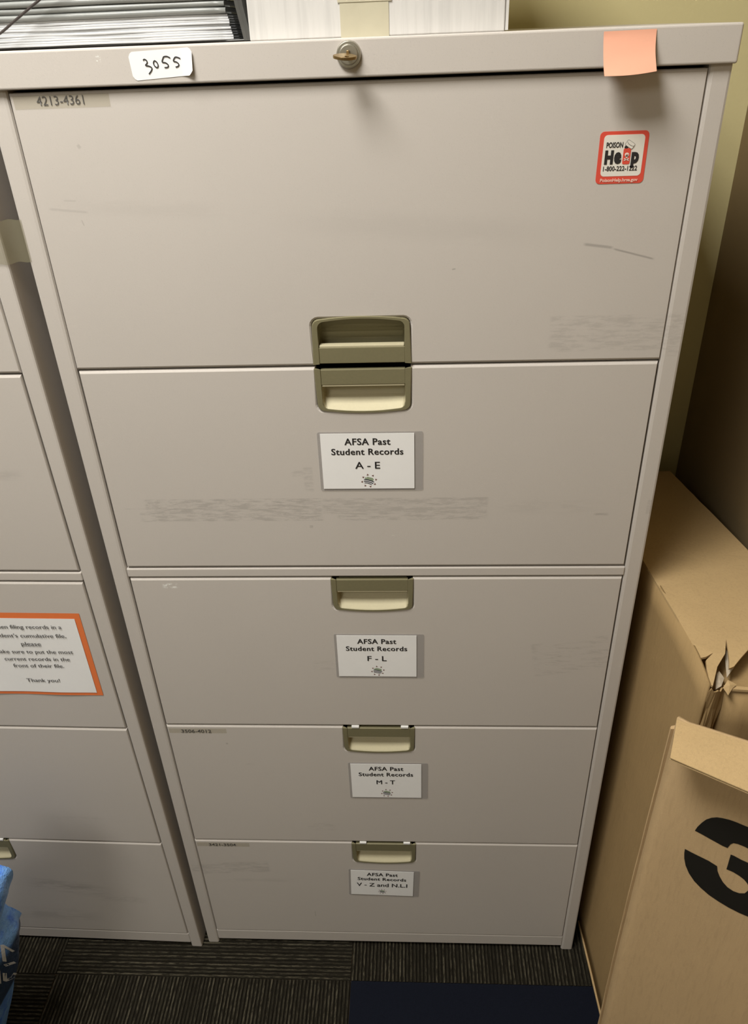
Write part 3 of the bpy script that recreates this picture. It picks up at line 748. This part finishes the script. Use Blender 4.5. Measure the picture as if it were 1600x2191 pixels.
def folder(x0, x1, z0, z1, mat, label, group, seed, gap):
    e = empty('plastic_folder', ((x0 + x1) / 2, 0.18, z0)); tag(e, label, 'folder', group)
    random.seed(seed)
    def layer(name, za, zb, inset, r_):
        vs, fs = [], []; NX = 40; hw = (x1 - x0) / 2 - inset; K = 6
        for i in range(NX + 1):
            u = i / NX; x = -hw + 2 * hw * u; wv = 0.00022 * math.sin(u * 11 + seed) + 0.0001 * math.sin(u * 27 + seed * 2)
            rr = min(1.0, (1 - abs(2 * u - 1)) * 9) ** 0.5
            t = (zb - za) * (0.88 + 0.12 * rr) * 0.5; m_ = (za + zb) / 2 + wv * 0.7 - (0.0010 * max(0, u - 0.6) * 0 )
            yf = -0.145 + inset + 0.004 * (1 - rr) + 0.0006 * math.sin(u * 19 + seed)
            for a in range(K):
                an = math.pi * (a / (K - 1) - 0.5); vs.append((x, yf - r_ * math.cos(an), m_ + t * math.sin(an)))
            vs.append((x, 0.11, m_ + t)); vs.append((x, 0.11, m_ - t))
        n = K + 2
        for i in range(NX):
            for a in range(n): fs.append((i * n + a, i * n + (a + 1) % n, (i + 1) * n + (a + 1) % n, (i + 1) * n + a))
        fs.append(tuple(range(n))); fs.append(tuple(NX * n + q for q in range(n))[::-1])
        return pyd(name, vs, fs, mat, e, True)
    h = z1 - z0
    layer('back_cover', 0.00005, h * 0.5, 0.0, 0.00025 if h < .008 else .003); layer('front_cover', h * 0.5, h - 0.00005, gap, 0.00025 if h < .008 else .003)
hs = [0.0046, 0.0044, 0.0048, 0.0045, 0.0046]
for i, hh_ in enumerate(hs):
    folder(-0.185 + .003 * (i % 2), 0.2592 - 0.0008 * i, z, z + hh_, 'clear_folder', 'pale see-through plastic folder, %s of the tray stack' % NAMES[i], 'pale plastic folders in the tray', i + 1, 0.0006 * (i % 3)); z += hh_
GN = ['smoke grey plastic wallet lying on the pale folders in the tray', 'smoke grey plastic wallet, second layer above the pale folders', 'smoke grey plastic wallet at the top of the tray stack']
for i, hh_ in enumerate((0.0120, 0.0125, 0.012)):
    folder(-0.185, 0.2545 - 0.002 * i, z, z + hh_, 'grey_folder', GN[i], 'grey plastic wallets in the tray', 11 + i, 0.001); z += hh_
ct_ = tube('cord', smooth_path([(0.20, 0.12, z + 0.003), (0.14, 0.06, z + 0.003), (0.100, 0.026, 1.7065), (0.068, 0.0235, 1.6895), (0.040, 0.0225, 1.6735), (0.018, 0.021, 1.6612), (-0.012, 0.014, 1.6510), (-0.06, 0.012, 1.6508), (-0.13, 0.016, 1.6515)], 6), 0.0013, 'cord')
tag(ct_, 'thin black cord looping over the stacked folders on the cabinet top', 'cord')

# ------------------------------------------------------------------ tall worn carton beside the cabinet
e = empty('tall_carton', (0.87, 0.1, 0)); tag(e, 'tall kraft cardboard carton with a crushed torn corner, between cabinet and wall', 'box')
O = Vector((0.87, 0.1, 0))
def ztop(y): # sagging top edge
    return 0.9507 - 0.077 * y if y > 0 else min(0.9555, 0.9507 - y * 0.062)
random.seed(8)
vs, fs = [], []; NY, NZ = 26, 22
for i in range(NY + 1):     # left side panel as a thin bowed sheet
    y = 0.400 - (0.400 + 0.186) * i / NY
    for j in range(NZ + 1):
        v = j / NZ; zt = min(0.9555, ztop(y)) if y > -0.15 else 0.9555 - (-(y + 0.15)) * 0.25
        x = 0.7930 + 0.047 * (0.0 - y) * (1 if y < .1 else 1) + 0.002 * math.sin(v * 3.1) - 0.0035 * math.sin(math.pi * v) * 0 + 0.0012 * noise.noise(Vector((y * 9, v * 5, 1)))
        x -= 0.0065 * (v < 0.0) + (0.003 * (1 - v))
        vs.append((x - O.x, y - O.y, v * zt))
for i in range(NY):
    for j in range(NZ): a0 = i * (NZ + 1) + j; fs.append((a0, a0 + NZ + 1, a0 + NZ + 2, a0 + 1))
side = pyd('side_panel', vs, fs, 'kraft', e, True)
md = side.modifiers.new('thick', 'SOLIDIFY'); md.thickness = 0.004; md.offset = -1
# pale cut edge along the foot of the side panel
vs = []
for i in range(12):
    y = 0.06 - 0.244 * i / 11; xx = 0.7885 + 0.047 * (0.0 - y)
    vs += [(xx - O.x - 0.0015, y - O.y, 0.0), (xx - O.x - 0.0015, y - O.y, 0.0035 + 0.001 * noise.noise(Vector((y * 30, 0, 0)))), (xx - O.x + 0.003, y - O.y, 0.0035), (xx - O.x + .003, y - O.y, 0)]
fs = [(i * 4 + a, i * 4 + (a + 1) % 4, i * 4 + 4 + (a + 1) % 4, i * 4 + 4 + a) for i in range(11) for a in range(4)]
pyd('bottom_edge', vs, fs, 'kraft_light', e)
def prism(name, pts, th, mat, up=True):
    """pts: world 3-D outline of a sheet, thickened downward / inward by th vector"""
    bm = bmesh.new(); a = [bm.verts.new(Vector(p) - O) for p in pts]; b = [bm.verts.new(Vector(p) - O + Vector(th)) for p in pts]
    n = len(a); f1 = bm.faces.new(a); f2 = bm.faces.new(b[::-1]); f1.normal_update(); f2.normal_update()
    for i in range(n): bm.faces.new((a[i], b[i], b[(i + 1) % n], a[(i + 1) % n]))
    bmesh.ops.triangulate(bm, faces=[f1, f2])
    return from_bm(name, bm, mat, e)
# front panel (faces the room), slightly lower than the top
fx = [(0.8285, -0.1760), (0.8600, -0.1800), (0.9050, -0.1850), (0.9560, -0.1900)]
vs, fs = [], []
for i, (x, y) in enumerate(fx):
    for j in range(16):
        v = j / 15; vs.append((x - O.x, y - O.y - 0.003 * math.sin(math.pi * v) + 0.002 * noise.noise(Vector((x * 14, v * 6, 3))), v * 0.9300))
for i in range(3):
    for j in range(15): a0 = i * 16 + j; fs.append((a0, a0 + 16, a0 + 17, a0 + 1))
fp = pyd('front_panel', vs, fs, 'kraft', e, True); md = fp.modifiers.new('thick', 'SOLIDIFY'); md.thickness = 0.004; md.offset = -1
prism('panel_rim', [(0.8270, -0.1785, 0.9312), (0.8600, -0.1822, 0.9318), (0.9050, -0.1872, 0.9318), (0.9560, -0.1920, 0.9318), (0.9560, -0.1865, 0.9318), (0.9050, -0.1817, 0.9318), (0.8600, -0.1767, 0.9318), (0.8285, -0.1725, 0.9312)], (0, 0, -0.0035), 'kraft_light')
# crumpled strip between side and front
random.seed(2); vs, fs = [], []
for i in range(8):
    u = i / 7; x = 0.8045 + (0.8285 - 0.8045) * u; y = -0.1860 + 0.0095 * u - 0.004 * math.sin(math.pi * u)
    for j in range(30):
        v = j / 29; k_ = max(0, v - 0.72) / 0.28; zz = v * (0.936 - 0.006 * u + 0.004 * random.uniform(-1, 1) * (j == 29))
        am = 0.0010 + 0.0028 * k_
        vs.append((x - O.x + am * noise.noise(Vector((u * 6, v * 40, 7))), y - O.y + am * 1.4 * noise.noise(Vector((u * 7, v * 36, 2))), zz))
for i in range(7):
    for j in range(29): a0 = i * 30 + j; fs.append((a0, a0 + 30, a0 + 31, a0 + 1))
cs = pyd('crushed_corner', vs, fs, 'kraft', e, False); md = cs.modifiers.new('thick', 'SOLIDIFY'); md.thickness = 0.002; md.offset = -1
# inner flap seen through the tear
prism('inner_flap', [(0.812, -0.170, 0.921), (0.8600, -0.1755, 0.9225), (0.9540, -0.1850, 0.9225), (0.9570, -0.05, 0.930), (0.815, -0.05, 0.926)], (0, 0, -0.003), 'kraft')
# top sheet with its torn front edge
Tn = [(0.8028, -0.1475), (0.811, -0.1458), (0.8216, -0.1397), (0.8095, -0.1509), (0.8067, -0.1643), (0.8047, -0.1848), (0.8073, -0.1951), (0.8129, -0.1766), (0.8208, -0.1601), (0.8361, -0.1406), (0.8461, -0.1142), (0.8424, -0.1319), (0.8379, -0.1516), (0.8345, -0.1626), (0.8411, -0.16), (0.8551, -0.1456), (0.8747, -0.1256)]
Tn = [(x, max(y, -0.188)) for x, y in Tn]
def TZ(x, y):
    return min(0.9555, ztop(y)) - (0.0 if y > -0.14 else ((-0.14 - y) * 0.22)) + 0.0008 * noise.noise(Vector((x * 40, y * 40, 0)))
bm = bmesh.new()
ring = [(x, y) for x, y in Tn] + [(0.90, -0.098), (0.960, -0.06), (0.9585, 0.02), (0.956, 0.11), (0.9470, 0.20), (0.9350, 0.30), (0.924, 0.40)]
ring += [(0.7735 + 0.0, 0.40), (0.7790, 0.30), (0.7840, 0.20), (0.7885, 0.103), (0.7905, 0.05), (0.7930, 0.0), (0.7965, -0.068), (0.8000, -0.12)]
tv = [bm.verts.new((x - O.x, y - O.y, TZ(x, y))) for x, y in ring]
f0 = bm.faces.new(tv); f0.normal_update(); bmesh.ops.triangulate(bm, faces=[f0])
bmesh.ops.subdivide_edges(bm, edges=[q for q in bm.edges if q.calc_length() > 0.06], cuts=3, use_grid_fill=False)
bmesh.ops.triangulate(bm, faces=bm.faces)
for v in bm.verts:
    y = v.co.y + O.y
    if y > -0.13: v.co.z = TZ(v.co.x + O.x, y) + 0.0010 * noise.noise(Vector((v.co.x * 30, v.co.y * 22, 4)))
tp = from_bm('top_panel', bm, 'kraft_light', e); md = tp.modifiers.new('thick', 'SOLIDIFY'); md.thickness = 0.0035; md.offset = -1
prism('back_panel', [(0.777, 0.398, 0), (0.907, 0.398, 0), (0.907, 0.398, 0.893), (0.777, 0.398, 0.893)], (0, -0.004, 0), 'kraft')
prism('side_panel', [(0.952, -0.188, 0), (0.9075, 0.392, 0), (0.9075, 0.392, 0.893), (0.9275, 0.12, 0.918), (0.952, -0.05, 0.934), (0.952, -0.188, 0.925)], (-0.004, 0, 0), 'kraft')
# torn fibrous scraps
def scrap(pts, mat='torn'):
    bm = bmesh.new(); vv = [bm.verts.new((x - O.x, y - O.y, zz)) for x, y, zz in pts]; f = bm.faces.new(vv); r = bmesh.ops.poke(bm, faces=[f])
    r['verts'][0].co.z += 0.003
    s_ = from_bm('torn_scrap', bm, mat, e); md = s_.modifiers.new('t', 'SOLIDIFY'); md.thickness = 0.0012; return s_
scrap([(0.8455, -0.1190, 0.9440), (0.8480, -0.1330, 0.9450), (0.8530, -0.1440, 0.9440), (0.8400, -0.1580, 0.9400), (0.8340, -0.1640, 0.9360), (0.8370, -0.1500, 0.9390), (0.8410, -0.1330, 0.9420)])
scrap([(0.8220, -0.1600, 0.9385), (0.8270, -0.1555, 0.9390), (0.8300, -0.1660, 0.9370), (0.8240, -0.1760, 0.9330), (0.8165, -0.1790, 0.9300), (0.8190, -0.1690, 0.9350)])
scrap([(0.8250, -0.1790, 0.9330), (0.8330, -0.1700, 0.9380), (0.8430, -0.1745, 0.9345), (0.8360, -0.1800, 0.9325), (0.8300, -0.1860, 0.9270)], 'kraft_light')

# ------------------------------------------------------------------ flattened carton standing in front
E0 = Vector((0.7405, -0.2575, 0)); ang = math.atan2(-0.547, 0.837)
e = empty('flattened_carton', E0, (0, 0, ang)); tag(e, 'kraft cardboard carton printed with a large black 3, leaning in front of the tall carton', 'box')
# local frame: x along the face, y into the wall, z up; face at y=0
WC, HC = 0.262, 0.9600
def ridge(x, v):
    return 0.0010 * noise.noise(Vector((x * 9, v * 6, 5)))
vs, fs = [], []; A, B = 20, 34
for i in range(A + 1):
    for j in range(B + 1):
        u, v = i / A, j / B; x = WC * u; edge = max(0, 1 - x / 0.007)
        vs.append((x - 0.0035 * (v > 0) * math.sin(math.pi * v) * (1 - u), 0.0045 * edge ** 2 - 0.0012 * math.sin(math.pi * v) + ridge(x, v), v * (HC + 0.03 * 0 + 0.01 * min(1, x / .08))))
nf = (A + 1) * (B + 1)
for i in range(A):
    for j in range(B): a0 = i * (B + 1) + j; fs.append((a0, a0 + B + 1, a0 + B + 2, a0 + 1))
fp = pyd('front_panel', vs, fs, 'kraft_mid', e, True); md = fp.modifiers.new('t', 'SOLIDIFY'); md.thickness = 0.004; md.offset = -1
FRONT = [Vector(v) for v in vs]
bm = bmesh.new(); add_box(bm, 0.006, WC, 0.0105, 0.0145, 0, HC - 0.01); from_bm('back_panel', bm, 'kraft', e)
bm = bmesh.new(); prof = [(-0.0036, 0.0050), (-0.0050, 0.0068), (-0.0048, 0.0100), (-0.0010, 0.0140), (0.006, 0.0145), (0.006, 0.0105), (0.001, 0.0085)]
rows = []
for j in range(25):
    v = j / 24; zz = v * (HC - 0.026 + (0.004 if j == 24 else 0)); rows.append([bm.verts.new((x - 0.0035 * math.sin(math.pi * v) + 0.0006 * noise.noise(Vector((v * 30, x * 200, 0))), y, zz)) for x, y in prof])
for j in range(24):
    for k_ in range(len(prof)): n_ = len(prof); bm.faces.new((rows[j][k_], rows[j][(k_ + 1) % n_], rows[j + 1][(k_ + 1) % n_], rows[j + 1][k_]))
bm.faces.new(rows[0]); bm.faces.new(rows[-1])
from_bm('folded_edge', bm, 'kraft_mid', e)
# top flap folded forward: two liners with a recessed corrugated core
def flap_pt(x, t, off):   # t 0 hinge .. 1 free edge
    lx = x; y = -0.050 * t - 0.004 * math.sin(math.pi * t) * 0; z = (HC + 0.001 + 0.0095 * min(1, x / .08)) * (1 - t) + (0.9520 + 0.0008 * x / .1) * t + 0.0025 * math.sin(math.pi * t)
    return (lx + 0.010 * t * (x < 0.05) * (1 - x / .05), y, z + off)
for nm, o0, o1, tmax, mt in (('top_flap', 0.0, -0.0012, 1.0, 'kraft_light'), ('flap_core', -0.0012, -0.0040, 0.965, 'kraft_dark'), ('flap_underside', -0.0040, -0.0050, 0.985, 'kraft_light')):
    vs, fs = [], []; A, B = 24, 8
    for o_ in (o0, o1):
        for i in range(A + 1):
            x = 0.0008 + (WC - 0.001) * (i / A) ** 1.3
            for j in range(B + 1):
                q = flap_pt(x, tmax * j / B, o_); cz = 0.0006 * noise.noise(Vector((x * 25, j * .5, 3))); vs.append((q[0], q[1], q[2] + cz))
    m_ = (A + 1) * (B + 1)
    for s_ in (0, 1):
        for i in range(A):
            for j in range(B): a0 = s_ * m_ + i * (B + 1) + j; f = (a0, a0 + B + 1, a0 + B + 2, a0 + 1); fs.append(f if s_ else f[::-1])
    for i in range(A):
        for j in (0, B): a0 = i * (B + 1) + j; b0 = a0 + B + 1; fs.append((a0, b0, b0 + m_, a0 + m_))
    for j in range(B):
        for i in (0, A): a0 = i * (B + 1) + j; b0 = a0 + 1; fs.append((a0, b0, b0 + m_, a0 + m_))
    pyd(nm, vs, fs, mt, e)
G = [(0.0504, 0.7976), (0.0521, 0.8066), (0.0551, 0.8163), (0.0588, 0.8254), (0.0637, 0.8324), (0.0689, 0.8371), (0.0751, 0.8402), (0.0821, 0.8425), (0.0892, 0.8437), (0.0987, 0.8443), (0.1101, 0.8454), (0.1232, 0.8442), (0.1357, 0.8385), (0.1423, 0.828), (0.143, 0.8151), (0.138, 0.8021), (0.1472, 0.796), (0.1575, 0.7819), (0.1643, 0.7579), (0.165, 0.7317), (0.1595, 0.7127), (0.1509, 0.7003), (0.1414, 0.6948), (0.1354, 0.6933), (0.1233, 0.6912), (0.1108, 0.6908), (0.0977, 0.6923), (0.0858, 0.695), (0.0751, 0.7002), (0.0657, 0.7067), (0.0575, 0.7163), (0.0514, 0.7277), (0.0477, 0.7396), (0.0461, 0.7491), (0.0455, 0.7573), (0.0537, 0.7567), (0.065, 0.7566), (0.0745, 0.7566), (0.0848, 0.7545), (0.0866, 0.7468), (0.0904, 0.7392), (0.0958, 0.7317), (0.1023, 0.7265), (0.1096, 0.7248), (0.1163, 0.7266), (0.1215, 0.7313), (0.1238, 0.7388), (0.1236, 0.7454), (0.1206, 0.7508), (0.116, 0.7547), (0.1102, 0.757), (0.1031, 0.7582), (0.0951, 0.7574), (0.095, 0.7659), (0.0946, 0.7799), (0.0945, 0.7863), (0.0982, 0.7867), (0.1067, 0.786), (0.1141, 0.7865), (0.1218, 0.7891), (0.1237, 0.7939), (0.123, 0.8009), (0.1195, 0.8068), (0.1131, 0.8097), (0.1055, 0.8104), (0.0982, 0.8096), (0.0934, 0.8076), (0.0909, 0.803), (0.0891, 0.7946), (0.0831, 0.7942), (0.0705, 0.7956), (0.0585, 0.797)]
me = fp.data; bvh = BVHTree.FromPolygons([v.co.copy() for v in me.vertices], [tuple(p.vertices) for p in me.polygons])
def on_face(x, z):
    h = bvh.ray_cast(Vector((x, -0.2, z)), Vector((0, 1, 0)))
    return (h[0].y if h[0] else 0) - 0.0006
def printed(name, poly, mat):
    bm = bmesh.new(); f = bm.faces.new([bm.verts.new((x, 0, z)) for x, z in poly]); f.normal_update(); bmesh.ops.triangulate(bm, faces=[f])
    bmesh.ops.subdivide_edges(bm, edges=[q for q in bm.edges if q.calc_length() > 0.02], cuts=2); bmesh.ops.triangulate(bm, faces=bm.faces)
    for v in bm.verts: v.co.y = on_face(v.co.x, v.co.z)
    return from_bm(name, bm, mat, e)
printed('printed_numeral', G, 'black_print')['label'] = 'large black stencil numeral 3'

# ------------------------------------------------------------------ blue bag at the left edge
e = empty('blue_bag', (-0.40, -0.26, 0)); tag(e, 'crumpled blue plastic bag with pale lettering on the carpet, bottom left', 'bag')
O2 = Vector((-0.40, -0.26, 0))
edge = [(0.0, -0.362), (0.0573, -0.331), (0.1145, -0.3092), (0.190, -0.279), (0.2659, -0.2500), (0.3270, -0.2292), (0.3850, -0.2108), (0.430, -0.1988), (0.4450, -0.1982),
        (0.4638, -0.2023), (0.4687, -0.2122), (0.486, -0.2020), (0.518, -0.1906), (0.5430, -0.1857), (0.5670, -0.1840), (0.585, -0.205), (0.60, -0.225)]
def ex(z):
    for (a, xa), (b, xb) in zip(edge, edge[1:]):
        if a <= z <= b: return xa + (xb - xa) * (z - a) / (b - a)
    return edge[-1][1]
vs, fs = [], []; NR, NA = 60, 72
for i in range(NR + 1):
    z = 0.6 * i / NR; xr = ex(z); hw = 0.12 - 0.03 * (z / 0.6) ** 2 - (0.05 * max(0, z - 0.45) / 0.15); hd = 0.085 - 0.05 * max(0, (z - 0.30) / 0.30)
    cx = xr - hw
    for k_ in range(NA):
        t = 2 * math.pi * k_ / NA; c, s_ = math.cos(t), math.sin(t); px = abs(c) ** 0.8 * (1 if c > 0 else -1); py = abs(s_) ** 0.8 * (1 if s_ > 0 else -1)
        cr_ = (0.010 + 0.012 * (z > 0.42)) * noise.noise(Vector((c * 3.0, s_ * 3.0, z * 14))) * (0.35 if c > 0.9 else 1) * min(1, z / 0.05)
        vs.append((cx + hw * px + cr_ * c - O2.x, -0.235 + (hd + cr_) * py - O2.y, z))
for i in range(NR):
    for k_ in range(NA): a0 = i * NA + k_; b0 = i * NA + (k_ + 1) % NA; fs.append((a0, b0, b0 + NA, a0 + NA))
fs.append(tuple(range(NA))[::-1]); fs.append(tuple(NR * NA + q for q in range(NA)))
bagm = pyd('bag_body', vs, fs, 'bag', e, True)
bb = BVHTree.FromPolygons([v.co.copy() for v in bagm.data.vertices], [tuple(p.vertices) for p in bagm.data.polygons])
def bagpath(p, wd):
    out = []
    for i in range(len(p) - 1):
        (x0, z0), (x1, z1) = p[i], p[i + 1]
        for s_ in range(6): out.append((x0 + (x1 - x0) * s_ / 5, z0 + (z1 - z0) * s_ / 5))
    L, Rr = [], []
    bm = bmesh.new()
    for i, (x, z) in enumerate(out):
        a = out[max(0, i - 1)]; b = out[min(len(out) - 1, i + 1)]; dx, dz = b[0] - a[0], b[1] - a[1]; l = math.hypot(dx, dz) or 1
        pr = []
        for sg in (1, -1):
            q = Vector((x - O2.x - dz / l * wd / 2 * sg, -0.22 - O2.y, (z + dx / l * wd / 2 * sg) / 0.9866)); d_ = Vector((-0.41, 0.43, -0.80)).normalized()
            h = bb.ray_cast(q - d_ * 0.4, d_); c_ = h[0] if h[0] else q
            pr.append(bm.verts.new(c_ - d_ * 0.0012))
        L.append(pr[0]); Rr.append(pr[1])
    for i in range(len(out) - 1): bm.faces.new((L[i], L[i + 1], Rr[i + 1], Rr[i]))
    return from_bm('l', bm, 'print_grey', None)
M['print_grey'] = mat_plain('pale_grey_print', (0.75, 0.80, 0.88), 0.5)
for grp in ([[(-0.2463, 0.3291), (-0.2365, 0.3761), (-0.2240, 0.3577)]], [[(-0.2497, 0.3174), (-0.2310, 0.3250)]],
            [[(-0.2562, 0.2951), (-0.2625, 0.2709), (-0.2491, 0.2775), (-0.2400, 0.2915)]], [[(-0.2638, 0.3037), (-0.2736, 0.2644)]]):
    join_into('printed_letter', [bagpath(q, 0.006) for q in grp], e)

# ------------------------------------------------------------------ real heights: everything measured above is 1.3 % too tall
KZ = 0.9866
for o in list(COL.objects):
    if o.parent is None and o.type in ('MESH', 'EMPTY') and o.get('kind') != 'structure' and o.get('category') != 'ceiling light':
        o.location.z *= KZ; o.scale.z *= KZ
